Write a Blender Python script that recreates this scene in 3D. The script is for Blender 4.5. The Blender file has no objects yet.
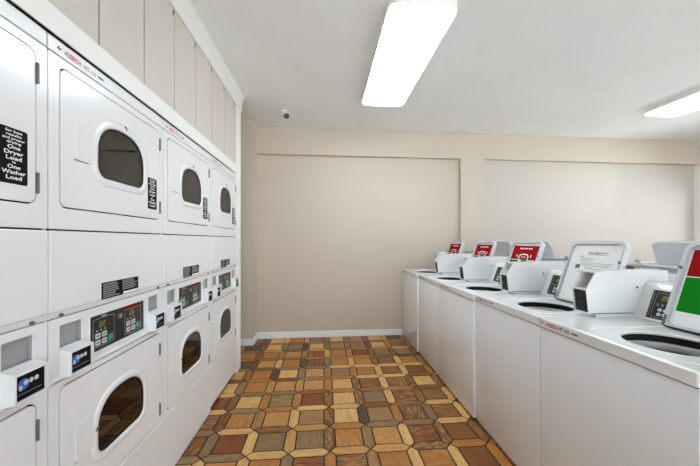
import bpy, bmesh, math, random
from mathutils import Vector, Matrix

random.seed(7)
S = bpy.context.scene
COL = S.collection
PI = math.pi

# ------------------------------------------------------------------ materials
def lin(c):
    return tuple(((v/255)/12.92 if v/255 <= .04045 else ((v/255+.055)/1.055)**2.4) for v in c)

def mat(name, rgb, rough=.5, metal=0.0, var=.03, scale=6.0, bump=0.0, bscale=200.0, emit=0.0, coat=0.0, spec=.5):
    m = bpy.data.materials.new(name); m.use_nodes = True
    nt = m.node_tree; b = nt.nodes['Principled BSDF']
    c = lin(rgb)
    tc = nt.nodes.new('ShaderNodeTexCoord')
    nz = nt.nodes.new('ShaderNodeTexNoise'); nz.inputs['Scale'].default_value = scale; nz.inputs['Detail'].default_value = 3
    nt.links.new(tc.outputs['Object'], nz.inputs['Vector'])
    rp = nt.nodes.new('ShaderNodeValToRGB')
    rp.color_ramp.elements[0].position = .3; rp.color_ramp.elements[1].position = .7
    rp.color_ramp.elements[0].color = (*[v*(1-var) for v in c], 1)
    rp.color_ramp.elements[1].color = (*[min(1, v*(1+var)) for v in c], 1)
    nt.links.new(nz.outputs['Fac'], rp.inputs['Fac'])
    nt.links.new(rp.outputs['Color'], b.inputs['Base Color'])
    b.inputs['Roughness'].default_value = rough
    b.inputs['Metallic'].default_value = metal
    b.inputs['Specular IOR Level'].default_value = spec
    if coat: b.inputs['Coat Weight'].default_value = coat; b.inputs['Coat Roughness'].default_value = .1
    if emit:
        b.inputs['Emission Color'].default_value = (*c, 1); b.inputs['Emission Strength'].default_value = emit
    if bump:
        n2 = nt.nodes.new('ShaderNodeTexNoise'); n2.inputs['Scale'].default_value = bscale; n2.inputs['Detail'].default_value = 2
        nt.links.new(tc.outputs['Object'], n2.inputs['Vector'])
        bp = nt.nodes.new('ShaderNodeBump'); bp.inputs['Strength'].default_value = bump; bp.inputs['Distance'].default_value = .004
        nt.links.new(n2.outputs['Fac'], bp.inputs['Height']); nt.links.new(bp.outputs['Normal'], b.inputs['Normal'])
    return m

def glass_mat(name, tint, ior=1.5, rough=.02):
    m = bpy.data.materials.new(name); m.use_nodes = True
    nt = m.node_tree; nt.nodes.clear()
    out = nt.nodes.new('ShaderNodeOutputMaterial'); mx = nt.nodes.new('ShaderNodeMixShader')
    tr = nt.nodes.new('ShaderNodeBsdfTransparent'); gl = nt.nodes.new('ShaderNodeBsdfGlossy'); fr = nt.nodes.new('ShaderNodeFresnel')
    fr.inputs['IOR'].default_value = ior
    tr.inputs['Color'].default_value = (*tint, 1); gl.inputs['Roughness'].default_value = rough
    nt.links.new(fr.outputs['Fac'], mx.inputs['Fac']); nt.links.new(tr.outputs['BSDF'], mx.inputs[1]); nt.links.new(gl.outputs['BSDF'], mx.inputs[2])
    nt.links.new(mx.outputs['Shader'], out.inputs['Surface'])
    return m

M = {}
M['wall'] = mat('beige_wall_paint', (201, 187, 171), .75, var=.015, scale=1.2, bump=.08, bscale=160)
M['wall_daylit'] = mat('daylight_tinted_wall_paint', (195, 186, 175), .75, var=.01, scale=1.2, bump=.08, bscale=160)  # same wall paint, with daylight from the right put into the colour
M['wall_pale'] = mat('pale_wall_paint', (232, 231, 227), .75, var=.01, scale=1.2, bump=.08, bscale=160)
M['ceiling'] = mat('textured_ceiling', (238, 239, 240), .9, var=.02, scale=3, bump=.5, bscale=75)
M['panel'] = mat('beige_panelling', (206, 197, 187), .6, var=.02, scale=2)
M['trim'] = mat('white_trim_paint', (236, 235, 231), .45, var=.01)
M['base'] = mat('white_baseboard', (236, 236, 236), .4, var=.01)
M['enamel'] = mat('white_enamel', (232, 232, 233), .22, var=.008, scale=2, coat=.3)
M['washer'] = mat('white_washer_enamel', (233, 234, 236), .16, var=.008, scale=2, coat=.4)
M['deck'] = mat('white_deck_enamel', (231, 231, 231), .18, var=.008, scale=2, coat=.3)
M['greyplastic'] = mat('light_grey_plastic', (200, 200, 202), .45, var=.01)
M['lidgrey'] = mat('lavender_grey_lid', (196, 197, 201), .4, var=.01)
M['recess'] = mat('grey_recess', (160, 160, 160), .6, var=.04, scale=60)
M['dark'] = mat('painted_gap_shade', (14, 14, 14), .8)  # near-black that paints shade into seams, grooves and floor gaps
M['black'] = mat('black_plastic', (16, 16, 18), .35, var=.1)
M['sticker'] = mat('black_sticker', (18, 18, 19), .75, spec=.15)
M['steel'] = mat('brushed_steel', (170, 168, 160), .35, 1.0, var=.08, scale=40)
M['drum'] = mat('drum_steel', (120, 114, 105), .5, .6, var=.2, scale=90)
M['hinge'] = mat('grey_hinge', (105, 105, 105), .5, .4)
M['ink'] = mat('dark_grey_ink', (62, 62, 64), .6)
M['red'] = mat('red_ink', (150, 0, 8), .8, spec=.15, var=.03)
M['redlogo'] = mat('crimson_ink', (190, 40, 58), .5)
M['green'] = mat('green_ink', (0, 124, 14), .8, spec=.15, var=.03)
M['white'] = mat('white_ink', (238, 238, 238), .6)
M['blue'] = mat('blue_ink', (50, 110, 190), .5)
M['keygrey'] = mat('pale_keys', (200, 202, 204), .5)
M['keygreen'] = mat('green_key', (50, 160, 125), .5)
M['lcd'] = mat('yellow_green_display', (150, 160, 20), .5, emit=.35)
M['lcdoff'] = mat('unlit_display', (40, 42, 30), .3)
M['paleink'] = mat('pale_grey_print', (150, 150, 152), .6)
M['textgrey'] = mat('grey_print', (120, 120, 122), .6)
M['diffuser'] = mat('lit_acrylic_diffuser', (233, 245, 255), .4, emit=14.0, var=.0)
M['pipe'] = mat('galvanised_pipe', (190, 190, 188), .4, .5, var=.06, scale=40)
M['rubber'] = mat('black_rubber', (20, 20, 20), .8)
M['grout'] = mat('dark_grout', (50, 41, 33), .9, var=.15, scale=30)
M['doorglass'] = glass_mat('tinted_door_glass', (.42, .42, .43), 1.9)
M['pane'] = glass_mat('window_glass', (.95, .97, .97), 1.3)
M['ground'] = mat('pale_concrete', (225, 226, 226), .9, var=.05)

def tile_material():
    m = bpy.data.materials.new('wood_pattern_vinyl_tile'); m.use_nodes = True
    nt = m.node_tree; b = nt.nodes['Principled BSDF']; L = nt.links.new
    ca = nt.nodes.new('ShaderNodeAttribute'); ca.attribute_name = 'tile_color'
    cu = nt.nodes.new('ShaderNodeAttribute'); cu.attribute_name = 'tile_grain'
    mp = nt.nodes.new('ShaderNodeMapping'); mp.inputs['Scale'].default_value = (7, 45, 1)
    L(cu.outputs['Vector'], mp.inputs['Vector'])
    nz = nt.nodes.new('ShaderNodeTexNoise'); nz.inputs['Scale'].default_value = 1.0; nz.inputs['Detail'].default_value = 4; nz.inputs['Distortion'].default_value = 1.6
    L(mp.outputs['Vector'], nz.inputs['Vector'])
    # weak grain on every tile
    r1 = nt.nodes.new('ShaderNodeMapRange'); r1.inputs[1].default_value = .25; r1.inputs[2].default_value = .75; r1.inputs[3].default_value = .68; r1.inputs[4].default_value = 1.28
    L(nz.outputs['Fac'], r1.inputs[0])
    mul = nt.nodes.new('ShaderNodeVectorMath'); mul.operation = 'SCALE'
    L(ca.outputs['Color'], mul.inputs[0]); L(r1.outputs[0], mul.inputs['Scale'])
    # strong gold streaks where the tile's alpha says so
    r2 = nt.nodes.new('ShaderNodeMapRange'); r2.inputs[1].default_value = .48; r2.inputs[2].default_value = .60
    L(nz.outputs['Fac'], r2.inputs[0])
    mm = nt.nodes.new('ShaderNodeMath'); mm.operation = 'MULTIPLY'
    L(r2.outputs[0], mm.inputs[0]); L(ca.outputs['Alpha'], mm.inputs[1])
    mx = nt.nodes.new('ShaderNodeMix'); mx.data_type = 'RGBA'
    L(mm.outputs[0], mx.inputs['Factor']); L(mul.outputs['Vector'], mx.inputs['A']); mx.inputs['B'].default_value = (*lin((206, 158, 92)), 1)
    L(mx.outputs['Result'], b.inputs['Base Color'])
    b.inputs['Roughness'].default_value = .42
    b.inputs['Specular IOR Level'].default_value = .35
    return m
M['tile'] = tile_material()

# ------------------------------------------------------------------ mesh helpers
def link_mesh(name, me, m=None, parent=None, loc=(0, 0, 0)):
    o = bpy.data.objects.new(name, me); COL.objects.link(o)
    if m is not None:
        for k in (m if isinstance(m, (list, tuple)) else [m]): me.materials.append(k)
    o.parent = parent; o.location = loc
    return o

def finish(name, bm, m, parent=None, smooth=None):
    bmesh.ops.recalc_face_normals(bm, faces=bm.faces[:])
    me = bpy.data.meshes.new(name); bm.to_mesh(me); bm.free()
    o = link_mesh(name, me, m, parent)
    if smooth:
        for p in me.polygons: p.use_smooth = True
        me.set_sharp_from_angle(angle=math.radians(smooth))
    return o

def merge(bm, tmp, mi=0):
    me = bpy.data.meshes.new('tmp'); tmp.to_mesh(me); tmp.free()
    n = len(bm.faces); bm.from_mesh(me); bpy.data.meshes.remove(me)
    bm.faces.ensure_lookup_table()
    for f in bm.faces[n:]: f.material_index = mi

def box(bm, x0, x1, y0, y1, z0, z1, r=0.0, seg=2, mi=0):
    t = bmesh.new()
    v = [t.verts.new(p) for p in [(x0,y0,z0),(x1,y0,z0),(x1,y1,z0),(x0,y1,z0),(x0,y0,z1),(x1,y0,z1),(x1,y1,z1),(x0,y1,z1)]]
    for q in [(0,3,2,1),(4,5,6,7),(0,1,5,4),(1,2,6,5),(2,3,7,6),(3,0,4,7)]: t.faces.new([v[i] for i in q])
    if r: bmesh.ops.bevel(t, geom=t.edges[:], offset=r, segments=seg, profile=.5, affect='EDGES')
    merge(bm, t, mi)

def prism(bm, pts, f0, f1, holes=(), r=0.0, mi=0):
    """pts: 2D outline; f0/f1 map a 2D point to the two end planes; holes: outlines cut through"""
    t = bmesh.new()
    def cap(f):
        loops, edges = [], []
        for lp in [pts]+list(holes):
            vs = [t.verts.new(f(p)) for p in lp]
            for i in range(len(vs)): edges.append(t.edges.new((vs[i], vs[(i+1) % len(vs)])))
            loops.append(vs)
        if holes: bmesh.ops.triangle_fill(t, use_beauty=True, edges=edges)
        else: t.faces.new(loops[0])
        return loops
    a = cap(f0); b = cap(f1)
    for la, lb in zip(a, b):
        n = len(la)
        for i in range(n): t.faces.new((la[i], la[(i+1) % n], lb[(i+1) % n], lb[i]))
    bmesh.ops.recalc_face_normals(t, faces=t.faces[:])
    if r:
        es = [e for e in t.edges if len(e.link_faces) == 2 and e.calc_face_angle(0) > .6]
        bmesh.ops.bevel(t, geom=es, offset=r, segments=2, profile=.5, affect='EDGES')
    merge(bm, t, mi)

def rrect(a0, a1, z0, z1, r, n=7, rs=None):
    rs = rs or (r, r, r, r)             # bl, br, tr, tl
    out = []
    for (cx, cz, rr, t0) in [(a0, z0, rs[0], PI), (a1, z0, rs[1], 1.5*PI), (a1, z1, rs[2], 0), (a0, z1, rs[3], .5*PI)]:
        sx = 1 if cx == a0 else -1; sz = 1 if cz == z0 else -1
        for k in range(n+1):
            t = t0+.5*PI*k/n
            out.append((cx+sx*rr+rr*math.cos(t), cz+sz*rr+rr*math.sin(t)))
    return out

def arch(a0, a1, z0, z1, off=0.0, n=26):
    """window of a tumbler door: flat bottom with round corners under a broad arch"""
    a0 -= off; a1 += off; z0 -= off; z1 += off
    cx = (a0+a1)/2; w = (a1-a0)/2; zm = z0+(z1-z0)*.42; rc = .045+off
    out = []
    for k in range(8):
        t = PI+.5*PI*k/7; out.append((a0+rc+rc*math.cos(t), z0+rc+rc*math.sin(t)))
    for k in range(8):
        t = 1.5*PI+.5*PI*k/7; out.append((a1-rc+rc*math.cos(t), z0+rc+rc*math.sin(t)))
    e = .82
    for k in range(n+1):
        t = PI*k/n; c, s = math.cos(t), math.sin(t)
        out.append((cx+w*math.copysign(abs(c)**e, c), zm+(z1-zm)*abs(s)**e))
    return out

def ellipse(cx, cy, rx, ry, n=48):
    return [(cx+rx*math.cos(2*PI*k/n), cy+ry*math.sin(2*PI*k/n)) for k in range(n)]

def loft(bm, rings, closed=True, mi=0):
    t = bmesh.new()
    vs = [[t.verts.new(p) for p in r] for r in rings]
    n = len(vs[0])
    for i in range(len(vs)-1):
        for k in range(n if closed else n-1):
            t.faces.new((vs[i][k], vs[i][(k+1) % n], vs[i+1][(k+1) % n], vs[i+1][k]))
    merge(bm, t, mi)

def tube(bm, path, r, n=12, mi=0, caps=True):
    rings = []
    P = [Vector(p) for p in path]
    for i, p in enumerate(P):
        d = (P[min(i+1, len(P)-1)]-P[max(i-1, 0)]).normalized()
        u = d.cross(Vector((0, 0, 1)) if abs(d.z) < .9 else Vector((1, 0, 0))).normalized(); w = d.cross(u)
        rr = r[i] if isinstance(r, (list, tuple)) else r
        rings.append([p+u*rr*math.cos(2*PI*k/n)+w*rr*math.sin(2*PI*k/n) for k in range(n)])
    t = bmesh.new(); vs = [[t.verts.new(q) for q in rg] for rg in rings]
    for i in range(len(vs)-1):
        for k in range(n): t.faces.new((vs[i][k], vs[i][(k+1) % n], vs[i+1][(k+1) % n], vs[i+1][k]))
    if caps: t.faces.new(vs[0]); t.faces.new(vs[-1])
    merge(bm, t, mi)

_text_cache = {}
def text(bm, s, o, ux, uy, h, w=None, mi=0, bold=.0):
    """letters laid on a plane at o (left end of the base line), along ux, up uy, cap height h, optional total width w"""
    cu = bpy.data.curves.new('t', 'FONT'); cu.body = s; cu.size = 1.0; cu.offset = bold; cu.resolution_u = 2
    ob = bpy.data.objects.new('t', cu); COL.objects.link(ob)
    dg = bpy.context.evaluated_depsgraph_get(); dg.update()
    me = bpy.data.meshes.new_from_object(ob.evaluated_get(dg))
    bpy.data.objects.remove(ob); bpy.data.curves.remove(cu)
    if not len(me.vertices): return
    x0 = min(v.co.x for v in me.vertices); x1 = max(v.co.x for v in me.vertices)
    k = h/.70; kx = (w/(x1-x0)) if w else k
    o, ux, uy = Vector(o), Vector(ux), Vector(uy)
    for v in me.vertices: v.co = o+ux*((v.co.x-x0)*kx)+uy*(v.co.y*k)
    n = len(bm.faces); bm.from_mesh(me); bpy.data.meshes.remove(me)
    bm.faces.ensure_lookup_table()
    for f in bm.faces[n:]: f.material_index = mi

def flat(bm, f, pts, mi=0):
    t = bmesh.new(); t.faces.new([t.verts.new(f(p)) for p in pts]); merge(bm, t, mi)

def struct(name, bm, m, parent=None, smooth=None):
    o = finish(name, bm, m, parent, smooth)
    if parent is None: o['kind'] = 'structure'
    return o

def thing(name, label, cat, loc=(0, 0, 0), rz=0.0, group=None):
    o = bpy.data.objects.new(name, None); COL.objects.link(o)
    o.empty_display_size = .1; o.location = loc; o.rotation_euler = (0, 0, rz)
    o['label'] = label; o['category'] = cat
    if group: o['group'] = group
    return o

def dup(root, loc, rz=0.0, label=None, skip=()):
    r = root.copy(); COL.objects.link(r); r.location = loc; r.rotation_euler = (0, 0, rz)
    if label: r['label'] = label
    def rec(src, dst):
        for ch in list(src.children):
            if ch.name.split('.')[0] in skip: continue
            c = ch.copy(); COL.objects.link(c); c.parent = dst
            rec(ch, c)
    rec(root, r)
    return r

# ------------------------------------------------------------------ room measures
XL, XR = -1.66, 5.70
YB, YN, YS, YP = -2.6, 4.13, 4.07, 3.88     # wall behind the camera, niche plane, front plane of the back wall, pilaster face
H = 2.85
XD = -.875                                   # plane of the dryer fronts

# ---- floor : octagon-and-picket wood-look tiles
def build_floor():
    PX, PY, X0, Y0 = .26, .2525, .038, 1.885
    pal = {'g': (210,166,102), 'u': (190,138,76), 'o': (174,114,52), 'r': (126,68,32), 'b': (128,80,40), 't': (136,108,72),
           'd': (86,62,42), 'v': (150,114,68), 's': (122,80,44)}
    sq = {0:{-4:'r',-3:'r',-2:'t',-1:'t',0:'o',1:'u',2:'r',3:'b'}, 1:{-4:'r',-3:'o',-2:'u',-1:'v',0:'g',1:'v',2:'s',3:'b'},
          2:{-4:'r',-3:'g',-2:'t',-1:'r',0:'g',1:'t',2:'s',3:'b'}, 3:{-3:'o',-2:'u',-1:'u',0:'g',1:'b',2:'s',3:'g'},
          4:{-3:'o',-2:'g',-1:'u',0:'t',1:'o',2:'b',3:'b'}, 5:{-3:'u',-2:'o',-1:'r',0:'o',1:'o',2:'b',3:'o'},
          6:{-4:'o',-3:'o',-2:'u',-1:'r',0:'o',1:'r',2:'t',3:'t'}, 7:{-3:'g',-2:'t',-1:'g',0:'o',1:'v',2:'g',3:'b'},
          -1:{-3:'o',-2:'o',-1:'r',0:'b',1:'o',2:'o',3:'b'}}
    ho = {0:{-3:'t',-2:'g',-1:'g',0:'u',1:'u',2:'s',3:'o'}, 1:{-4:'t',-3:'g',-2:'b',-1:'u',0:'o',1:'t',2:'t',3:'g'},
          2:{-4:'g',-3:'t',-2:'o',-1:'g',0:'g',1:'b',2:'s',3:'g'}, 3:{-3:'t',-2:'t',-1:'b',0:'o',1:'s',2:'o',3:'b'},
          4:{-3:'o',-2:'b',-1:'t',0:'o',1:'g',2:'g',3:'b'}, 5:{-3:'b',-2:'t',-1:'t',0:'g',1:'g',2:'g',3:'g'},
          6:{-3:'b',-2:'b',-1:'o',0:'o',1:'o',2:'b',3:'d'}}
    ve = {0:{-4:'b',-3:'t',-2:'g',-1:'u',0:'s',1:'v',2:'g',3:'s',4:'b'}, 1:{-3:'r',-2:'v',-1:'g',0:'r',1:'d',2:'o',3:'t',4:'g'},
          2:{-3:'b',-2:'o',-1:'o',0:'s',1:'s',2:'g',3:'s',4:'g'}, 3:{-3:'v',-2:'u',-1:'u',0:'o',1:'s',2:'g',3:'s'},
          4:{-3:'b',-2:'d',-1:'t',0:'v',1:'o',2:'g',3:'g'}, 5:{-3:'d',-2:'g',-1:'d',0:'t',1:'g',2:'s',3:'g'},
          6:{-3:'b',-2:'o',-1:'o',0:'g',1:'o',2:'r',3:'b'}, 7:{-3:'b',-2:'t',-1:'d',0:'t',1:'t',2:'d',3:'o'},
          -1:{-2:'g',-1:'t',0:'o',1:'v',2:'g',3:'g'}}
    bag = 'gguuooorrbbttvsd'
    bm = bmesh.new()
    cl = bm.loops.layers.float_color.new('tile_color')
    gl = bm.loops.layers.float_vector.new('tile_grain')
    hw = .145; gp = .0056                    # half width of a picket (in pitches), half a grout joint
    def tile(pts, code, along):
        cx = sum(p[0] for p in pts)/len(pts); cy = sum(p[1] for p in pts)/len(pts)
        # inset each edge by the half joint
        ins = []
        n = len(pts)
        for i in range(n):
            p = Vector(pts[i]); a = (p-Vector(pts[i-1])).normalized(); b = (Vector(pts[(i+1) % n])-p).normalized()
            na = Vector((-a.y, a.x)); nb = Vector((-b.y, b.x)); k = (na+nb); k = k/(1+na.dot(nb))
            ins.append(p+k*gp)
        def clamp(p): return (min(max(p[0], XL+.002), XR-.002), min(max(p[1], YB+.002), YN-.002))
        ins = [clamp(p) for p in ins]
        if abs(sum(ins[i][0]*ins[(i+1) % n][1]-ins[(i+1) % n][0]*ins[i][1] for i in range(n))) < .002: return
        if max(p[0] for p in ins)-min(p[0] for p in ins) < .01 or max(p[1] for p in ins)-min(p[1] for p in ins) < .01: return
        j = random.uniform(.92, 1.08); c = [v*j for v in lin(pal[code])]; alpha = .5 if code == 's' else (random.uniform(.15, .35) if random.random() < .45 else 0)
        off = (random.uniform(0, 50), random.uniform(0, 50)); sk = random.uniform(-.35, .35)
        top = [bm.verts.new((p[0], p[1], 0)) for p in ins]
        low = [bm.verts.new((p[0]+(p[0]-cx)*.015, p[1]+(p[1]-cy)*.015, -.003)) for p in ins]
        fs = [bm.faces.new(top)]+[bm.faces.new((low[i], low[(i+1) % n], top[(i+1) % n], top[i])) for i in range(n)]
        for f in fs:
            for lp in f.loops:
                lp[cl] = (*c, alpha)
                dx, dy = lp.vert.co.x-cx, lp.vert.co.y-cy
                if not along: dx, dy = dy, -dx
                lp[gl] = (dx+sk*dy+off[0], dy-sk*dx+off[1], 0)
    for i in range(-8, 23):
        for j in range(-19, 10):
            x, y = X0+i*PX, Y0+j*PY; a, b = hw*PX, hw*PY
            if x > XR or y > YN: continue
            pick = lambda d: d.get(j, {}).get(i) or random.choice(bag)
            tile([(x+a, y+b), (x+PX-a, y+b), (x+PX-a, y+PY-b), (x+a, y+PY-b)], pick(sq), random.random() < .6)
            tile([(x, y), (x+a, y-b), (x+PX-a, y-b), (x+PX, y), (x+PX-a, y+b), (x+a, y+b)], pick(ho), True)
            tile([(x, y), (x+a, y+b), (x+a, y+PY-b), (x, y+PY), (x-a, y+PY-b), (x-a, y+b)], pick(ve), False)
    n = len(bm.faces)
    box(bm, XL-.1, XR+.1, YB-.1, YN+.1, -.08, -.0025)
    bm.faces.ensure_lookup_table()
    for f in bm.faces[n:]: f.material_index = 1
    me = bpy.data.meshes.new('floor'); bm.to_mesh(me); bm.free()
    o = link_mesh('floor', me, [M['tile'], M['grout']]); o['kind'] = 'structure'
build_floor()

bm = bmesh.new(); box(bm, XL-.1, XR+.1, YB-.1, YN+.1, H, H+.1); struct('ceiling', bm, M['ceiling'])

bm = bmesh.new()
box(bm, XL-.1, 2.1, YN, YN+.12, 0, H); box(bm, 2.1, XR+.1, YN, YN+.12, 0, H, mi=1)                       # niche plane, right part in the daylight-tinted colour
box(bm, XL, -.90, YP, YN, 0, H)                               # pilaster at the left
box(bm, -.90, XR, YS, YN, 2.49, H)                            # soffit along the top
box(bm, 1.93, 2.275, YS, YN, 0, 2.49)                         # pier between the two niches
struct('wall_back', bm, [M['wall'], M['wall_daylit']])

bm = bmesh.new(); box(bm, XL-.1, XL, YB, YN, 0, H); struct('wall_left', bm, M['wall'])

# right wall with a wide window beginning just by the corner
WY0, WY1, WZ0, WZ1 = 2.3, 4.06, .95, 2.17
bm = bmesh.new()
box(bm, XR, XR+.12, YB, WY0, 0, H); box(bm, XR, XR+.12, WY1, YN, 0, H)
box(bm, XR, XR+.12, WY0, WY1, 0, WZ0); box(bm, XR, XR+.12, WY0, WY1, WZ1, H)
struct('wall_right', bm, M['wall_pale'])
# wall behind the camera; its wide window is added for fill light
FX0, FX1, FZ0, FZ1 = -.6, 5.2, .12, 2.45
bm = bmesh.new()
box(bm, XL, FX0, YB-.12, YB, 0, H); box(bm, FX1, XR, YB-.12, YB, 0, H)
box(bm, FX0, FX1, YB-.12, YB, 0, FZ0); box(bm, FX0, FX1, YB-.12, YB, FZ1, H)
struct('wall_front', bm, M['wall_pale'])

def window(n, x0, x1, y0, y1, z0, z1, along):
    root = bpy.data.objects.new('window_%d' % n, None); COL.objects.link(root); root['kind'] = 'structure'
    bm = bmesh.new(); w = .045
    def b(u0, u1, za, zb, d0=.03, d1=.09):
        if along == 'y': box(bm, x0+d0, x0+d1, u0, u1, za, zb, .004)
        else: box(bm, u0, u1, y0-d1, y0-d0, za, zb, .004)
    u0, u1 = (y0, y1) if along == 'y' else (x0, x1)
    b(u0, u0+w, z0, z1); b(u1-w, u1, z0, z1); b(u0+w, u1-w, z0, z0+w); b(u0+w, u1-w, z1-w, z1)
    for k in (1, 2):
        u = u0+(u1-u0)*k/3; b(u-.02, u+.02, z0+w, z1-w)
    finish('window_frame', bm, M['trim'], root)
    for k in range(3):
        ua = u0+(u1-u0)*k/3+(.02 if k else w); ub = u0+(u1-u0)*(k+1)/3-(.02 if k < 2 else w)
        bm = bmesh.new()
        if along == 'y': box(bm, x0+.055, x0+.061, ua, ub, z0+w, z1-w)
        else: box(bm, ua, ub, y0-.061, y0-.055, z0+w, z1-w)
        finish('pane', bm, M['pane'], root)
window(1, XR, XR, WY0, WY1, WZ0, WZ1, 'y')
window(2, FX0, FX1, YB, YB, FZ0, FZ1, 'x')  # added unseen window, lets fill light in from behind

# baseboards of the back wall
bm = bmesh.new()
box(bm, XL, -.888, YP-.012, YP, 0, .085, .003)
box(bm, -.90, -.888, YP, YN-.012, 0, .085, .003)
box(bm, -.888, 1.93, YN-.012, YN, 0, .085, .003)
struct('baseboard_back', bm, M['base'])

# ---- panelled bulkhead over the dryers
PB, PT, YE0, YE1 = 2.09, 2.70, 3.075, 3.225
bm = bmesh.new()
g = [1.251+.2955*k for k in range(-14, 7)]
for k in range(len(g)-1):
    a, b = g[k]+.004, g[k+1]-.004
    # one board, its top corner nicked by the groove's dark notch
    prism(bm, [(a, PB-.01), (b, PB-.01), (b, PT-.052), (b-.014, PT-.050), (b-.014, PT), (a, PT)], lambda p: (XD-.0065, *p), lambda p: (XD-.003, *p))
box(bm, XD-.0065, XD-.003, g[-1]+.004, YE0, PB-.01, PT)
box(bm, XD-.030, XD-.0075, g[0], YE0, PB-.01, H, mi=1)        # near-black backing paints the shade of the grooves
struct('trim_1', bm, [M['panel'], M['dark']]).name = 'trim_1'
bm = bmesh.new()                                                   # flat white board between dryers and panelling
box(bm, XD-.004, XD+.002, -2.55, YE0, 2.003, PB, .001)
struct('trim_2', bm, M['trim'])
bm = bmesh.new()                                                   # crown moulding
prof = [(XD-.0075, PT-.012), (XD+.008, PT-.012), (XD+.010, PT+.075), (XD+.014, PT+.082), (XD+.018, PT+.10), (XD+.026, PT+.118), (XD+.028, H), (XD-.0075, H)]
prism(bm, prof, lambda p: (p[0], -2.55, p[1]), lambda p: (p[0], YE1+.03, p[1]))
struct('trim_3', bm, M['trim'])
bm = bmesh.new()                                                   # end post and the partition closing the dryer bay
box(bm, XD-.03, XD+.004, YE0, YE1, 0, PT-.012, .003)
box(bm, XL, XD-.03, YE1-.1, YE1, 0, H)
struct('trim_4', bm, M['trim'])

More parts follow.
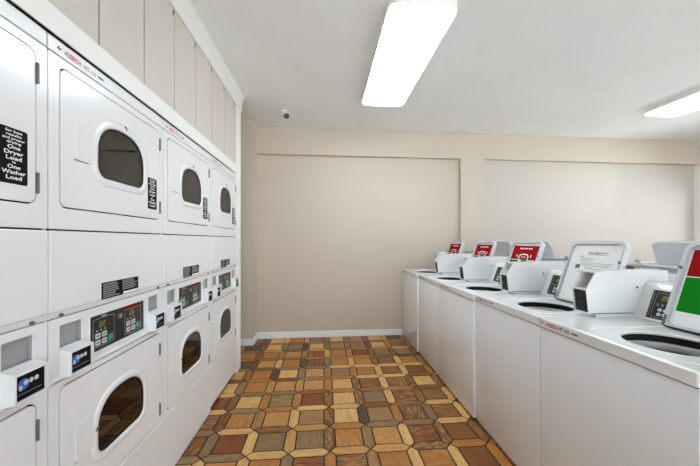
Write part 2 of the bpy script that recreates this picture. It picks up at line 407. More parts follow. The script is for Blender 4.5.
# ------------------------------------------------------------------ stacked dryers
W = .683
def dryer():
    t = thing('stacked_dryer', '', 'dryer', group='stacked dryers along the left wall')
    F = lambda x: (lambda p: (x, p[0], p[1]))
    e = .0022; PD = -.009
    # cabinet shell (open at the front)
    bm = bmesh.new()
    box(bm, -.70, -.012, .003, .006, .03, 1.992); box(bm, -.70, -.012, W-.006, W-.003, .03, 1.992)
    box(bm, -.70, -.69, .006, W-.006, .03, 1.992); box(bm, -.69, -.012, .006, W-.006, 1.989, 1.992); box(bm, -.69, -.012, .006, W-.006, .03, .034)
    for a in (.006, W-.012): box(bm, -.69, -.012, a, a+.006, .034, 1.989, mi=1)
    for z in (.36, .861, 1.076, 1.363, 1.94): box(bm, -.69, -.012, .012, W-.012, z-.014, z+.014, mi=1)  # near-black dividers and lining paint the shade inside the seams
    box(bm, -.30, -.29, .012, W-.012, .875, 1.062, mi=1); box(bm, -.30, -.29, .012, W-.012, 1.09, 1.349, mi=1); box(bm, -.10, -.09, .012, W-.012, 1.954, 1.989, mi=1)
    finish('cabinet', bm, [M['enamel'], M['dark']], t)
    def panel(name, z0, z1, holes=(), r=.006):
        bm = bmesh.new()
        prism(bm, rrect(e, W-e, z0, z1, .004, 3), F(PD), F(0), holes, r=0)
        if not holes:
            bm.free(); bm = bmesh.new(); box(bm, PD, 0, e, W-e, z0, z1, min(r, .004))
        return finish(name, bm, M['enamel'], t)
    D0, D1 = .045, .640
    UZ, LZ = 1.442, .372
    panel('header_panel', 1.9425, 1.992)
    panel('upper_front_panel', 1.366, 1.938, [rrect(D0-.005, D1+.005, UZ-.005, UZ+.468, .027)])
    ap = bmesh.new(); box(ap, -.006, .004, e, W-e, 1.094, 1.3605, .004)
    prism(ap, [(-.010, 1.074), (-.002, 1.074), (.004, 1.094), (-.010, 1.094)], lambda p: (p[0], e, p[1]), lambda p: (p[0], W-e, p[1]))
    apo = finish('access_panel', ap, M['enamel'], t)
    for a in (.045, .628):
        bm = bmesh.new(); tube(bm, [(-.002, a, 1.082), (.007, a, 1.080)], .006, 10); finish('lock', bm, M['hinge'], apo)
    # small black notice in two columns on the access panel
    bm = bmesh.new(); box(bm, .004, .0048, .224, .456, 1.095, 1.161)
    rnd = random.Random(3)
    for c0 in (.231, .345):
        for k in range(8):
            z = 1.1525-.0074*k
            if c0 > .3 and k > 5: continue
            a = c0; end = c0+rnd.uniform(.07, .103)
            flat(bm, F(.0052), [(a, z), (end, z), (end, z+.0036), (a, z+.0036)], 1)
    flat(bm, F(.0052), [(.350, 1.0965), (.452, 1.0965), (.452, 1.1065), (.350, 1.1065)], 2)
    finish('notice_sticker', bm, [M['sticker'], M['paleink'], M['white']], apo)
    # control fascia with two square coin recesses and the cut-out of the control panel
    fz0, fz1 = .862, 1.071
    rec = [(.042, .142), (.545, .641)]
    fo = panel('control_fascia', fz0, fz1, [rrect(a, b, .968, 1.045, .003, 2) for a, b in rec]+[rrect(.170, .512, .899, 1.038, .003, 2)])
    for a, b in rec:
        bm = bmesh.new()
        box(bm, -.026, -.022, a-.004, b+.004, .964, 1.049)
        box(bm, -.022, -.009, a-.004, a, .964, 1.049); box(bm, -.022, -.009, b, b+.004, .964, 1.049)
        box(bm, -.022, -.009, a, b, 1.045, 1.049); box(bm, -.022, -.009, a, b, .964, .968)
        finish('coin_recess', bm, M['recess'], t)
    bm = bmesh.new(); box(bm, -.004, .006, .012, W-.012, .8655, .876, .003); box(bm, -.002, .004, .166, .516, .893, .899, .002); box(bm, -.002, .004, .166, .170, .899, 1.040, .002)
    finish('ledge', bm, M['enamel'], t)
    bm = bmesh.new(); box(bm, -.012, -.004, .1705, .5115, .8995, 1.0375)
    cp = finish('control_panel', bm, M['black'], t)
    x = -.0032
    for kk, a0 in enumerate((.190, .372)):
        bm = bmesh.new(); z0, z1 = .911, 1.021; a1 = a0+.118; fr = .0022
        peak = (a0+a1)/2
        out = [(a0, z0), (a1, z0), (a1, z1), (peak+.022, z1+.004), (peak+.015, z1+.012), (peak-.015, z1+.012), (peak-.022, z1+.004), (a0, z1)]
        if kk: out = [(a0, z0), (peak-.02, z0-.003), (peak, z0-.008), (peak+.02, z0-.003), (a1, z0), (a1, z1), (a0, z1)]
        cxx, czz = peak, (z0+z1)/2
        inn = [(cxx+(p[0]-cxx)*.955, czz+(p[1]-czz)*.95) for p in out]
        n = len(out)
        for i in range(n): flat(bm, F(x), [out[i], out[(i+1) % n], inn[(i+1) % n], inn[i]], 0)
        if not kk: flat(bm, F(x+.0001), [(peak-.014, z1), (peak+.014, z1), (peak+.012, z1+.011), (peak-.012, z1+.011)], 0)
        flat(bm, F(x), rrect(a0+.024, a0+.098, .984, 1.012, .003, 2), 1)                     # display window
        for d in range(2):                                                                   # lit digits
            da = a0+.034+d*.018
            for (p0, p1, q0, q1) in [(0, .012, .0195, .022), (0, .012, .0105, .0128), (0, .012, .001, .0035), (0.0095, .012, .0105, .022), (0, .0025, .001, .0125)]:
                flat(bm, F(x+.0003), [(da+p0, .987+q0), (da+p1, .987+q0), (da+p1, .987+q1), (da+p0, .987+q1)], 2)
        flat(bm, F(x+.0001), [(a0+.030, .986), (a0+.069, .986), (a0+.069, 1.010), (a0+.030, 1.010)], 4)
        for (ka, kz) in [(.012, .945), (.047, .945), (.012, .918), (.047, .918)]:
            flat(bm, F(x), rrect(a0+ka, a0+ka+.028, kz, kz+.021, .004, 3), 3)
            flat(bm, F(x+.0003), [(a0+ka+.006, kz+.009), (a0+ka+.022, kz+.009), (a0+ka+.022, kz+.0125), (a0+ka+.006, kz+.0125)], 0 if False else 5)
        flat(bm, F(x), rrect(a0+.082, a0+.110, .920, .945, .004, 3), 6)
        for d in range(3):
            flat(bm, F(x), [(a0+.016+.022*d, .974), (a0+.026+.022*d, .974), (a0+.026+.022*d, .978), (a0+.016+.022*d, .978)], 3)
        finish('control_module', bm, [M['paleink'], M['lcdoff'], M['lcd'], M['keygrey'], M['lcdoff'], M['ink'], M['keygreen']], cp)
    bm = bmesh.new(); box(bm, -.0038, -.0022, .374, .482, 1.0215, 1.0335); finish('red_strip', bm, M['red'], cp)
    bm = bmesh.new(); tube(bm, [(-.004, .338, 1.004), (.003, .338, 1.004)], .011, 16); finish('lock', bm, M['steel'], cp)
    # projecting card reader boxes under the recesses
    for a, b in ((.040, .140), (.543, .642)):
        bm = bmesh.new(); fr = .0045
        pz = [(0, .869), (.037, .877), (.037, .957), (0, .9665)]
        for q0, q1 in ((a, a+fr), (b-fr, b)):
            prism(bm, pz, lambda p: (p[0], q0, p[1]), lambda p: (p[0], q1, p[1]))
        prism(bm, [(0, .9615), (.037, .952), (.037, .957), (0, .9665)], lambda p: (p[0], a+fr, p[1]), lambda p: (p[0], b-fr, p[1]))
        prism(bm, [(0, .869), (.037, .877), (.037, .882), (0, .874)], lambda p: (p[0], a+fr, p[1]), lambda p: (p[0], b-fr, p[1]))
        ro = finish('card_reader_box', bm, M['enamel'], t)
        bm = bmesh.new(); box(bm, 0, .029, a+fr, b-fr, .878, .9525)
        ro2 = finish('reader_face', bm, M['sticker'], ro)
        bm = bmesh.new(); xf = .0295; ca = (a+b)/2-.008
        flat(bm, F(xf), ellipse(ca-.010, .922, .0165, .0155, 24), 0)
        for k in range(3): flat(bm, F(xf+.0004+.0002*k), ellipse(ca-.004+.0155*k, .925+.0005*k, .007, .007, 18), 1)
        flat(bm, F(xf+.0004), ellipse(ca-.019, .914, .0055, .0075, 16), 1)
        flat(bm, F(xf), [(a+.012, .8945), (b-.014, .8945), (b-.014, .8970), (a+.012, .8970)], 2)
        finish('card_emblem', bm, [M['blue'], M['keygrey'], M['textgrey']], ro)
    panel('lower_front_panel', .360, .859, [rrect(D0-.005, D1+.005, LZ-.005, LZ+.468, .027)])
    bm = bmesh.new(); box(bm, -.008, .003, e, W-e, .004, .3565, .004); finish('kick_panel', bm, M['enamel'], t)
    # the two doors
    for up, z0 in ((1, UZ), (0, LZ)):
        wb = .134 if up else .119
        A = lambda off=0.0: arch(.207, .501, z0+wb, z0+wb+.221, off)
        bm = bmesh.new()
        prism(bm, rrect(D0, D1, z0, z0+.463, .024), F(-.007), F(.002), [A(.006)])
        d = finish('upper_door' if up else 'lower_door', bm, M['enamel'], t)
        bm = bmesh.new()
        rings = [[(h, p[0], p[1]) for p in A(o)] for o, h in ((0, -.010), (0, .003), (.003, .006), (.010, .0078), (.020, .0075), (.028, .0055), (.032, .002), (.032, -.004))]
        loft(bm, rings); finish('window_bezel', bm, M['enamel'], d, 60)
        bm = bmesh.new(); prism(bm, A(.002), F(-.006), F(-.001)); finish('window_glass', bm, M['doorglass'], d)
        bm = bmesh.new()
        loft(bm, [[(h, p[0], p[1]) for p in A(o)] for o, h in ((-.0005, -.0005), (-.0005, .002), (-.006, .002), (-.006, -.0005))])
        finish('gasket', bm, M['rubber'], d)
        bm = bmesh.new()
        prism(bm, rrect(.100, .180, z0+.172, z0+.302, .010, 4), F(.002), F(.0065), r=.0015)
        finish('door_pull', bm, M['enamel'], d)
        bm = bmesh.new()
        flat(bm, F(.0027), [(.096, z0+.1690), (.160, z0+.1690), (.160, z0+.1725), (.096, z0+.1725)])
        finish('painted_pull_shadow', bm, M['hinge'], d)  # flat grey strip, the pull's shadow painted on the door
        bm = bmesh.new()
        prism(bm, [(.366, z0+.372), (.373, z0+.372), (.366, z0+.386), (.359, z0+.386)] if up else [(.186, z0+.228), (.193, z0+.225), (.207, z0+.240), (.200, z0+.243)], F(.002), F(.010))
        finish('latch', bm, M['hinge'], d)
        for hz in (.365, .030) if up else (.345, .025):
            bm = bmesh.new(); box(bm, -.002, .008, D1+.001, D1+.0075, z0+hz, z0+hz+.064, .001)
            finish('hinge', bm, M['hinge'], d)
        # tumbler drum behind the glass
        bm = bmesh.new(); cz = z0+.235; ca = .345; n = 40
        loft(bm, [[(xx, ca+rr*math.cos(2*PI*k/n), cz+rr*math.sin(2*PI*k/n)) for k in range(n)] for xx, rr in ((-.06, .22), (-.06, .255), (-.62, .255), (-.62, .02))])
        for k in range(3):
            an = PI/2+k*2*PI/3+.4
            box_c = [(ca+math.cos(an+dd)*rr, cz+math.sin(an+dd)*rr) for dd, rr in ((-.18, .253), (.18, .253), (.05, .195), (-.05, .195))]
            prism(bm, box_c, F(-.60), F(-.08))
        finish('drum', bm, M['drum'], t, 40)
        if up:
            bm = bmesh.new(); prism(bm, rrect(.537, .615, z0+.046, z0+.203, .006, 4), F(.002), F(.0027))
            rows = [('for best', .0105, .050), ('results', .0105, .045), ('and proper', .0105, .066), ('drying', .0105, .042), ('One', .0165, .038),
                    ('Dryer', .0165, .056), ('Load', .0165, .046), ('is', .009, .010), ('One', .0165, .038), ('Washer', .0165, .070), ('Load', .0165, .046)]
            z = z0+.199
            for s, h, w in rows:
                h *= .80; w *= .95; z -= h+.0012
                text(bm, s, (.0031, .576-w/2, z+.001), (0, 1, 0), (0, 0, 1), h*.82, w, 1, bold=.022)
                z -= .0008
            finish('load_sticker', bm, [M['sticker'], M['white']], d)
    # maker's lettering on the header
    bm = bmesh.new(); x = .0006; z = 1.958
    flat(bm, F(x), [(.030, z+.008), (.043, z+.017), (.040, z+.009), (.052, z+.012), (.040, z+.001), (.043, z-.002)], 0)
    text(bm, 'HUEBSCH', (x, .062, z-.002), (0, 1, 0), (0, 0, 1), .017, .066, 0, bold=.02)
    text(bm, 'VRS', (x, .141, z-.001), (0, 1, 0), (0, 0, 1), .015, .026, 1)
    text(bm, '120', (x, .178, z-.001), (0, 1, 0), (0, 0, 1), .013, .024, 1)
    flat(bm, F(x), [(.211, z+.003), (.240, z+.003), (.240, z+.010), (.211, z+.010)], 1)
    finish('maker_lettering', bm, [M['redlogo'], M['ink']], t)
    return t

YD = [.3462+W*k for k in range(4)]
dlab = ['white stacked dryer nearest the camera, cut by the left picture edge',
        'white stacked dryer second from the camera, wholly in view with red lettering',
        'white stacked dryer third from the camera, next to the farthest one',
        'white stacked dryer farthest from the camera, beside the white end post']
D = dryer()
D.location = (XD, YD[0], 0); D['label'] = dlab[0]
for k in (1, 2, 3):
    r = dup(D, (XD, YD[k], 0), 0, dlab[k])
    if k == 3:       # the farthest one stands a little higher on feet, its toe gap painted dark
        for ch in r.children:
            if ch.name.startswith('kick_panel'):
                bm = bmesh.new(); box(bm, -.008, .003, .0022, W-.0022, .036, .3565, .004)
                me = bpy.data.meshes.new('kick_panel_short'); bm.to_mesh(me); bm.free(); me.materials.append(M['enamel']); ch.data = me
        bm = bmesh.new(); box(bm, -.60, -.014, .01, W-.01, .001, .0295); finish('toe_gap_shade', bm, M['dark'], r)  # near-black block paints the shade under the raised kick panel
        for a in (.05, W-.05):
            for xx in (-.66, -.63):
                bm = bmesh.new(); tube(bm, [(xx, a, 0), (xx, a, .032)], .02, 12); finish('foot', bm, M['rubber'], r)

# ------------------------------------------------------------------ top-load washers
WW = .658
HX, HZ, TILT = .434, .943, math.radians(19.5)
def lidmap(t):
    dx, dz, nx, nz = math.sin(TILT), math.cos(TILT), -math.cos(TILT), math.sin(TILT)
    return lambda p: (HX+p[1]*dx+t*nx, p[0], HZ+p[1]*dz+t*nz)

def decal_dial():
    """red over green instruction label on the inside of a lid"""
    bm = bmesh.new(); a0, a1, s0, s1, sm = .092, .411, .075, .362, .236
    T = .0062
    # as seen from the aisle the left side is the larger a
    prism(bm, [(a0-.001, s0-.001), (a1+.001, s0-.001), (a1+.001, s1+.001), (a0-.001, s1+.001)], lidmap(.0058), lidmap(T-.0001), mi=2)
    flat(bm, lidmap(T), [(a0, sm), (a1, sm), (a1, s1), (a0, s1)], 0)
    flat(bm, lidmap(T), [(a0, s0), (a1, s0), (a1, sm), (a0, sm)], 1)
    c = (a0+a1)/2
    def bar(u0, u1, v0, v1, mi, dt=.0003): flat(bm, lidmap(T+dt), [(u0, v0), (u1, v0), (u1, v1), (u0, v1)], mi)
    bar(a0, a1, sm-.002, sm+.002, 2)
    k = 0
    for u in [c-.075+.0075*i for i in range(20)]:                 # unreadable line of heading print
        if i_gap(k): bar(u, u+.0058, .330, .341, 2)
        k += 1
    # white arch with a dark washer under it
    n = 18
    out = [(c+.062*math.cos(PI*i/n)**1 if False else c+.062*math.copysign(abs(math.cos(PI*i/n))**.6, math.cos(PI*i/n)), .238+.052*abs(math.sin(PI*i/n))**.6) for i in range(n+1)]
    inn = [(c+(p[0]-c)*.84, .238+(p[1]-.238)*.82) for p in out]
    for i in range(n): flat(bm, lidmap(T+.0003), [out[i], out[i+1], inn[i+1], inn[i]], 2)
    flat(bm, lidmap(T+.0004), ellipse(c, .246, .024, .013, 20), 3)
    bar(c-.03, c+.03, .259, .264, 2, .0005); bar(c-.045, c-.02, .222, .240, 3, .0006); bar(c+.018, c+.05, .220, .238, 2, .0006)
    for u in (c-.090, c+.080):
        bar(u, u+.012, .262, .282, 2); bar(u+.004, u+.008, .267, .277, 0, .0005)
    for i in range(3): bar(c-.13, c-.075, .214-.012*i, .219-.012*i, 2)
    return finish('instruction_sticker', bm, [M['red'], M['green'], M['white'], M['ink']], None)
def i_gap(k): return k not in (6, 12)

def decal_print():
    bm = bmesh.new(); T = .0062; rnd = random.Random(5)
    def bar(u0, u1, v0, v1, mi=0): flat(bm, lidmap(T), [(u0, v0), (u1, v0), (u1, v1), (u0, v1)], mi)
    def line(u1, length, v, h):
        u = u1
        while u > u1-length:
            w = rnd.uniform(.006, .016); bar(max(u-w, u1-length), u, v, v+h); u -= w+.004
    line(.305, .135, .3225, .0075); line(.300, .125, .312, .006)
    line(.352, .032, .2985, .005)
    for v, ln, u in ((.288, .085, .345), (.279, .10, .345), (.270, .075, .345), (.258, .215, .335), (.249, .20, .335), (.240, .19, .335), (.231, .06, .30), (.222, .18, .30), (.208, .2, .335), (.196, .15, .335)):
        line(u, ln, v, .0034)
    bar(.335, .367, .221, .246, 1)
    flat(bm, lidmap(T+.0003), ellipse(.351, .2335, .007, .007, 16), 0)
    for u in (.246, .236): bar(u, u+.006, .319, .328, 1)
    return finish('instruction_sticker', bm, [M['textgrey'], M['ink']], None)

def washer():
    t = thing('top_load_washer', '', 'washing machine', group='')
    # cabinet shell
    bm = bmesh.new()
    prism(bm, rrect(0, .71, 0.0005, WW-.0005, .006, 5), lambda p: (p[0], p[1], .022), lambda p: (p[0], p[1], .8845), [rrect(.012, .70, .014, WW-.014, .008, 3)], r=.0015)
    prism(bm, rrect(.004, .706, .006, WW-.006, .010, 4), lambda p: (p[0], p[1], .880), lambda p: (p[0], p[1], .8893), [rrect(.012, .70, .014, WW-.014, .008, 3)], mi=1)  # last prism: near-black band paints the shade of the deck seam
    finish('cabinet', bm, [M['washer'], M['dark']], t, 35)
    for xx in (.06, .65):
        for a in (.06, WW-.06):
            bm = bmesh.new(); tube(bm, [(xx, a, 0), (xx, a, .024)], .024, 14); finish('foot', bm, M['rubber'], t)
    bm = bmesh.new(); box(bm, .012, .70, .012, WW-.012, .003, .0218); finish('base_gap_shade', bm, M['dark'], t)  # near-black box paints the shade between cabinet and floor
    # deck with the round opening
    hole = ellipse(.216, .240, .160, .158)
    bm = bmesh.new()
    prism(bm, rrect(-.004, .71, .0005, WW-.0005, .010, 6), lambda p: (p[0], p[1], .8895), lambda p: (p[0], p[1], .930), [hole])
    tp = rrect(-.004, .71, .0005, WW-.0005, .010, 6)
    tp2 = rrect(.003, .704, .0055, WW-.0055, .008, 6)
    t0 = bmesh.new()
    rings = [[(p[0], p[1], .930) for p in tp], [(p[0]*.5+q[0]*.5, p[1]*.5+q[1]*.5, .9345) for p, q in zip(tp, tp2)], [(q[0], q[1], .937) for q in tp2]]
    t0.free(); loft(bm, rings)
    h1 = ellipse(.216, .240, .151, .149); h2 = ellipse(.216, .240, .146, .144)
    prism(bm, tp2, lambda p: (p[0], p[1], .9300), lambda p: (p[0], p[1], .937), [h1])
    loft(bm, [[(p[0], p[1], .937) for p in h1], [(p[0], p[1], .934) for p in h2], [(p[0], p[1], .927) for p in h2], [(p[0], p[1], .927) for p in h1]])
    dk = finish('deck', bm, M['deck'], t, 40)
    # raised rim line of the lid seat
    bm = bmesh.new()
    o_, i_ = rrect(.035, .455, .045, .445, .05, 6), rrect(.043, .447, .053, .437, .044, 6)
    loft(bm, [[(p[0], p[1], .937) for p in o_], [(p[0]*.5+q[0]*.5, p[1]*.5+q[1]*.5, .9395) for p, q in zip(o_, i_)], [(p[0], p[1], .937) for p in i_]])
    finish('lid_seat', bm, M['deck'], dk, 60)
    bm = bmesh.new()
    E = lambda k, z: [(p[0], p[1], z) for p in ellipse(.216, .240, .146*k, .144*k)]
    loft(bm, [E(1.09, .929), E(1.09, .886), E(1.16, .880)]); finish('rim_gap_shade', bm, M['rubber'], t, 40); bm = bmesh.new()  # black sleeve paints the shade between deck and tub ring
    loft(bm, [E(1.13, .874), E(1.10, .892), E(1.05, .897), E(.97, .893), E(.95, .878), E(.96, .870)])
    finish('tub_ring', bm, M['greyplastic'], t, 60)
    bm = bmesh.new()
    loft(bm, [E(.97, .868), E(1.0, .862), E(1.34, .85), E(1.38, .83), E(1.38, .45), E(.1, .44)])
    finish('wash_basket', bm, M['steel'], t, 40)
    bm = bmesh.new()
    n = 24
    loft(bm, [[(.216+rr*math.cos(2*PI*k/n), .240+rr*math.sin(2*PI*k/n), z) for k in range(n)] for z, rr in ((.45, .13), (.50, .07), (.62, .045), (.78, .04), (.80, .03), (.805, .002))])
    finish('agitator', bm, M['greyplastic'], t, 40)
    # raised lid
    bm = bmesh.new(); out = rrect(.068, .438, 0, .398, .036, 7, (.012, .012, .042, .042))
    prism(bm, out, lidmap(-.012), lidmap(0.005), r=.003)
    inn = rrect(.083, .423, .010, .381, .028, 7, (.01, .01, .034, .034))
    prism(bm, out, lidmap(.004), lidmap(.020), [inn])
    lid = finish('lid', bm, M['lidgrey'], t)
    bm = bmesh.new(); prism(bm, [(c+(p[0]-c)*.985, p[1]*.985+.003) for c in (.253,) for p in inn], lidmap(.0045), lidmap(.006)); finish('lid_liner', bm, M['deck'], lid)
    for a in (.0755, .4305):
        bm = bmesh.new(); f = lidmap(.012); g2 = lidmap(.028); tube(bm, [f((a, .272)), g2((a, .272))], .007, 12); finish('bumper', bm, M['hinge'], lid)
        bm = bmesh.new(); prism(bm, rrect(a-.006, a+.006, -.002, .048, .004, 3), lidmap(.018), lidmap(.0215)); finish('hinge', bm, M['hinge'], lid)
    bm = bmesh.new(); prism(bm, rrect(.078, .428, -.006, .001, .002, 2), lidmap(.004), lidmap(.019)); finish('lid_bottom_strip', bm, M['rubber'], lid)  # black strip along the lid's bottom edge
    # control hood along the back
    hp = [(.478, .936), (.536, 1.092), (.548, 1.110), (.566, 1.118), (.700, 1.118), (.708, 1.108), (.708, .936)]
    bm = bmesh.new(); prism(bm, hp, lambda p: (p[0], .048, p[1]), lambda p: (p[0], WW-.004, p[1])); finish('control_hood', bm, M['deck'], t)
    # tilted display panel on the hood front
    hd = Vector((.058, 0, .156)).normalized(); hn = Vector((-hd.z, 0, hd.x))
    def hm(k): return lambda p: (.478+hd.x*p[1]+hn.x*k, p[0], .936+hd.z*p[1]+hn.z*k)
    bm = bmesh.new()
    prism(bm, rrect(.440, .565, .001, .166, .006, 3), hm(0), hm(.010), [rrect(.449, .556, .013, .155, .003, 2)])
    dp = finish('display_panel', bm, M['deck'], t)
    bm = bmesh.new(); prism(bm, rrect(.448, .557, .012, .156, .003, 2), hm(0.001), hm(.005))
    def q(u0, u1, v0, v1, mi, k=.0054): flat(bm, hm(k), [(u0+.022, v0), (u1+.022, v0), (u1+.022, v1), (u0+.022, v1)], mi)
    # reading from the aisle, u runs right to left
    for (u0, u1, v0, v1) in ((.440, .5165, .0215, .0235), (.440, .5165, .1415, .1435), (.5145, .5165, .0235, .1415), (.526, .5285, .02, .148), (.440, .442, .0235, .1415)): q(u0, u1, v0, v1, 1)
    q(.452, .502, .104, .133, 2, .0056)
    for d, segs in ((.4755, '2'), (.4585, '5')):
        S7 = {'2': 'abged', '5': 'afgcd'}[segs]
        R = {'a': (0, .012, .0195, .022), 'g': (0, .012, .0098, .0122), 'd': (0, .012, 0, .0025), 'b': (0, .0025, .011, .022), 'f': (.0095, .012, .011, .022), 'c': (0, .0025, 0, .011), 'e': (.0095, .012, 0, .011)}
        for s in S7:
            r0 = R[s]; q(d+r0[0], d+r0[1], .108+r0[2], .108+r0[3], 3, .0060)
    for i in range(3): q(.455+.02*i, .465+.02*i, .078, .092, 4)
    for i, (u, v) in enumerate([(.474, .052), (.474, .030), (.450, .052), (.450, .030)]):
        flat(bm, hm(.0054), ellipse(u+.033, v+.009, .010, .0085, 18), 5)
    finish('keypad', bm, [M['black'], M['paleink'], M['lcdoff'], M['lcd'], M['textgrey'], M['keygrey']], dp)
    # coin meter case standing forward at the side
    a0, a1, th = .609, .699, .004
    prof = [(.226, .953), (.210, 1.080), (.262, 1.168), (.600, 1.173), (.668, 1.172), (.668, .953)]
    bm = bmesh.new()
    for u0, u1 in ((a0, a0+th), (a1-th, a1)):
        prism(bm, prof, lambda p: (p[0], u0, p[1]), lambda p: (p[0], u1, p[1]))
    prism(bm, [(.262, 1.168), (.668, 1.173), (.668, 1.167), (.262, 1.162)], lambda p: (p[0], a0+th, p[1]), lambda p: (p[0], a1-th, p[1]))
    prism(bm, [(.214, 1.080), (.33, 1.080), (.33, 1.074), (.214, 1.074)], lambda p: (p[0], a0+th, p[1]), lambda p: (p[0], a1-th, p[1]))
    prism(bm, [(.226, .953), (.668, .953), (.668, .962), (.226, .962)], lambda p: (p[0], a0+th, p[1]), lambda p: (p[0], a1-th, p[1]))
    box(bm, .330, .338, a0+th, a1-th, 1.074, 1.167)
    cm = finish('coin_meter', bm, M['deck'], t)
    bm = bmesh.new(); prism(bm, [(.230, .962), (.216, 1.074), (.33, 1.074), (.33, .962)], lambda p: (p[0], a0+.014, p[1]), lambda p: (p[0], a1-.010, p[1]))
    rf = finish('coin_slide', bm, M['black'], cm)
    bm = bmesh.new(); box(bm, .212, .226, a0+.03, a1-.025, 1.012, 1.017, .001); finish('slot', bm, M['ink'], rf)
    bm = bmesh.new(); tube(bm, [(.332, .655, 1.125), (.305, .655, 1.125)], .018, 16); finish('lock', bm, M['ink'], cm)
    for xx, zz in ((.492, 1.088), (.590, 1.088)):
        bm = bmesh.new(); tube(bm, [(xx, a0, zz), (xx, a0-.003, zz)], .0055, 10); finish('screw', bm, M['ink'], cm)
    bm = bmesh.new(); box(bm, .23, .470, a0-.003, a0, .956, .959); finish('seam', bm, M['hinge'], cm)
    # foot of the case on the deck
    bm = bmesh.new(); box(bm, .27, .50, a0+.006, a1-.006, .9372, .954); finish('meter_foot', bm, M['deck'], cm)
    # maker's lettering on the front edge of the deck
    bm = bmesh.new(); x = -.0048; z = .903; ay = (0, -1, 0)
    G = lambda p: (x, p[0], p[1])
    flat(bm, G, [(.645, z+.008), (.632, z+.017), (.635, z+.009), (.624, z+.012), (.635, z+.001), (.632, z-.002)], 0)
    text(bm, 'HUEBSCH', (x, .613, z-.001), ay, (0, 0, 1), .017, .072, 0, bold=.025)
    text(bm, 'VTS', (x, .534, z-.001), ay, (0, 0, 1), .016, .027, 1, bold=.025)
    text(bm, '415', (x, .498, z-.001), ay, (0, 0, 1), .016, .027, 1, bold=.025)
    flat(bm, G, [(.424, z+.004), (.458, z+.004), (.458, z+.011), (.424, z+.011)], 1)
    finish('maker_lettering', bm, [M['redlogo'], M['ink']], dk)
    return t

dial, prnt = decal_dial(), decal_print()
Y1 = 4.084-5*.659
wl = ['top-load washer nearest the camera, cut by the right picture edge, red and green lid label',
      'white top-load washer whose raised lid shows only grey print, second from the camera',
      'top-load washer in the middle of the front row, red and green label in lid',
      'white top-load washer next to the farthest one in the front row, red lid label',
      'white top-load washer farthest in the front row, against the beige back wall']
XW = [1.110, 1.112, 1.096, 1.104, 1.092]
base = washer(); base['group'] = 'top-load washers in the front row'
def sticker(root, src):
    lid = [c for c in root.children if c.name.startswith('lid')][0]
    s = src.copy(); COL.objects.link(s); s.parent = lid; return s
base.location = (XW[0], Y1, 0); base['label'] = wl[0]
front = [base]
for k in range(1, 5):
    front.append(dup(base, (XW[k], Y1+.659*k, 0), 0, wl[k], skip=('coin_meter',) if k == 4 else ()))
for k, r in enumerate(front):
    sticker(r, prnt if k == 1 else dial)
    if k:
        for c in r.children:
            if c.name.split('.')[0] == 'lid': c.location.y = -.022; c.location.x = 0 if k == 1 else .034
# the farthest washer has only a short meter head at the back
bm = bmesh.new(); box(bm, .49, .64, .540, .640, .95, 1.172, .006); finish('coin_meter', bm, M['deck'], front[4])
bl = ['white washer of the back row with its grey lid rising right of the printed lid',
      'white washer of the back row hidden behind the raised lid with grey print',
      'white washer of the back row with its grey lid behind the middle red label',
      'white washer of the back row with its grey lid nearest the back wall']
for k in range(4):
    y = 1.975+.6593*k
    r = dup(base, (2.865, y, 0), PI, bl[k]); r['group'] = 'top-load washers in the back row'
bpy.data.objects.remove(dial); bpy.data.objects.remove(prnt)

# ------------------------------------------------------------------ water pipe between the two rows
t = thing('water_pipe', 'thin galvanised water pipe with valves running between the two washer rows', 'pipe', (1.985, 4.066, 0))
ZP = 1.172
bm = bmesh.new(); tube(bm, [(0, 0, ZP), (0, .8-4.066, ZP)], .011, 12)
for y in (1.4, 2.75, 3.95): tube(bm, [(0, y-4.066, 0), (0, y-4.066, ZP)], .011, 12)
finish('pipe_run', bm, M['pipe'], t, 40)
for k, y in enumerate((1.08, 1.72, 2.28, 2.94, 3.60)):
    bm = bmesh.new(); yy = y-4.066
    tube(bm, [(0, yy-.022, ZP), (0, yy+.022, ZP)], .018, 12); tube(bm, [(0, yy, ZP), (-.0, yy, ZP+.028)], .008, 10)
    v = finish('valve', bm, M['pipe'], t, 40); bm = bmesh.new()
    tube(bm, [(0, yy-.06, ZP), (0, yy-.06, ZP-.045), (0, yy-.06, ZP-.046), (0, yy-.06, ZP-.075)], [.010, .010, .015, .015], 10); finish('hose_outlet', bm, M['pipe'], v, 40)
    bm = bmesh.new(); tube(bm, [(0, yy, ZP+.024), (0, yy, ZP+.034)], .020, 14); finish('valve_handle', bm, M['steel'], v)

# ------------------------------------------------------------------ ceiling lights
def light(loc, label):
    t = thing('ceiling_light', label, 'ceiling light', loc, 0, 'fluorescent ceiling lights')
    w, l = .228, .706
    bm = bmesh.new()
    prism(bm, rrect(-w, w, -l, l, .070, 6), lambda p: (p[0], p[1], 0), lambda p: (p[0], p[1], -.052), [rrect(-w+.006, w-.006, -l+.006, l-.006, .064, 6)])
    prism(bm, rrect(-w+.006, w-.006, -l+.006, l-.006, .064, 6), lambda p: (p[0], p[1], -.004), lambda p: (p[0], p[1], -.006))
    finish('housing', bm, M['trim'], t, 40)
    bm = bmesh.new()
    rings = [[(p[0], p[1], z) for p in rrect(-w+i, w-i, -l+i, l-i, .07-i*.5, 6)] for z, i in ((-.046, .0065), (-.054, .0075), (-.060, .016), (-.0625, .03))]
    loft(bm, rings); flat(bm, lambda p: (p[0], p[1], -.0625), rrect(-w+.03, w-.03, -l+.03, l-.03, .055, 6))
    finish('diffuser', bm, M['diffuser'], t, 50)
light((.631, 2.508, H), 'long lit white ceiling light above the aisle')
light((3.935, 2.49, H), 'lit white ceiling light at the right picture edge')

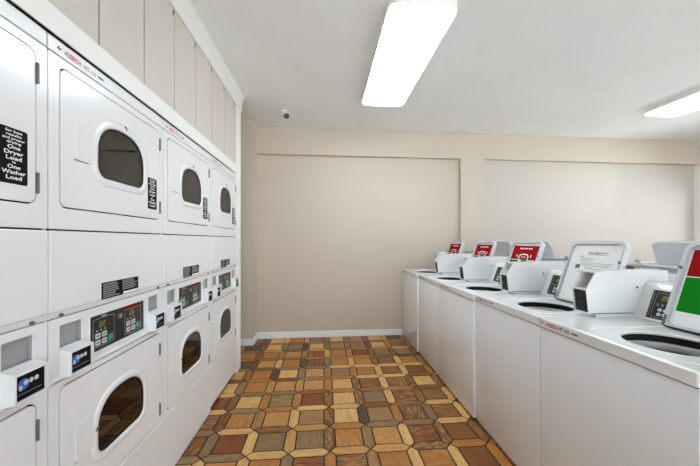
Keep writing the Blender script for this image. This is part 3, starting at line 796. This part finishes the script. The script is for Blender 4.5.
# ------------------------------------------------------------------ security camera on the ceiling
t = thing('security_camera', 'small white and black security camera hanging from the ceiling by the back wall', 'camera', (-.46, 3.55, H))
bm = bmesh.new(); tube(bm, [(0, 0, 0), (0, 0, -.012)], .032, 20); finish('mounting_plate', bm, M['trim'], t, 40)
bm = bmesh.new(); tube(bm, [(0, 0, -.01), (.002, -.004, -.035), (.012, -.012, -.055)], [.011, .010, .010], 12); finish('arm', bm, M['trim'], t, 40)
bm = bmesh.new(); tube(bm, [(.000, .012, -.062), (.030, -.050, -.082)], [.026, .028], 20); cb = finish('camera_body', bm, M['trim'], t, 40)
bm = bmesh.new(); d = Vector((.030, -.062, -.020)).normalized(); p0 = Vector((.030, -.050, -.082))
tube(bm, [p0-d*.012, p0+d*.004, p0+d*.012, p0+d*.014], [.0285, .030, .026, .012], 20); finish('lens', bm, M['black'], cb, 40)

# ------------------------------------------------------------------ ground outside the windows
bm = bmesh.new(); box(bm, -30, 40, -40, 40, -.30, -.25); struct('ground', bm, M['ground'])

# ------------------------------------------------------------------ light
w = bpy.data.worlds.new('World'); S.world = w; w.use_nodes = True
bg = w.node_tree.nodes['Background']; bg.inputs['Color'].default_value = (.86, .935, 1, 1); bg.inputs['Strength'].default_value = 5.5

sl = bpy.data.lights.new('sun', 'SUN'); sl.energy = 17.0; sl.angle = .01; sl.color = (.95, .98, 1)  # added straight overhead to light only the outside ground, for bounce
so = bpy.data.objects.new('sun', sl); COL.objects.link(so); so.rotation_euler = (0, 0, 0); so.location = (0, 0, 20)

def portal(loc, rot, sx, sy):
    L = bpy.data.lights.new('daylight', 'AREA'); L.shape = 'RECTANGLE'; L.size = sx; L.size_y = sy; L.cycles.is_portal = True
    o = bpy.data.objects.new('daylight_portal', L); COL.objects.link(o); o.location = loc; o.rotation_euler = rot
portal((XR+.10, (WY0+WY1)/2, (WZ0+WZ1)/2), (0, PI/2, 0), WZ1-WZ0, WY1-WY0)
portal(((FX0+FX1)/2, YB-.10, (FZ0+FZ1)/2), (PI/2, 0, 0), FX1-FX0, FZ1-FZ0)

# ------------------------------------------------------------------ camera
cam = bpy.data.cameras.new('Camera'); co = bpy.data.objects.new('Camera', cam); COL.objects.link(co)
cam.sensor_width = 36; cam.lens = 298.33/700*36; cam.shift_y = 7.6/700; cam.clip_start = .02
co.location = (0, 0, 1.328); co.rotation_euler = (PI/2, 0, -.0872)
S.camera = co

S.view_settings.view_transform = 'Standard'; S.view_settings.look = 'None'; S.view_settings.gamma = 1.0
S.view_settings.use_curve_mapping = False
S.view_settings.exposure = 0.03
S.cycles.use_denoising = True
S.cycles.max_bounces = 10; S.cycles.diffuse_bounces = 6; S.cycles.glossy_bounces = 4; S.cycles.transparent_max_bounces = 12
S.cycles.caustics_reflective = False; S.cycles.caustics_refractive = False
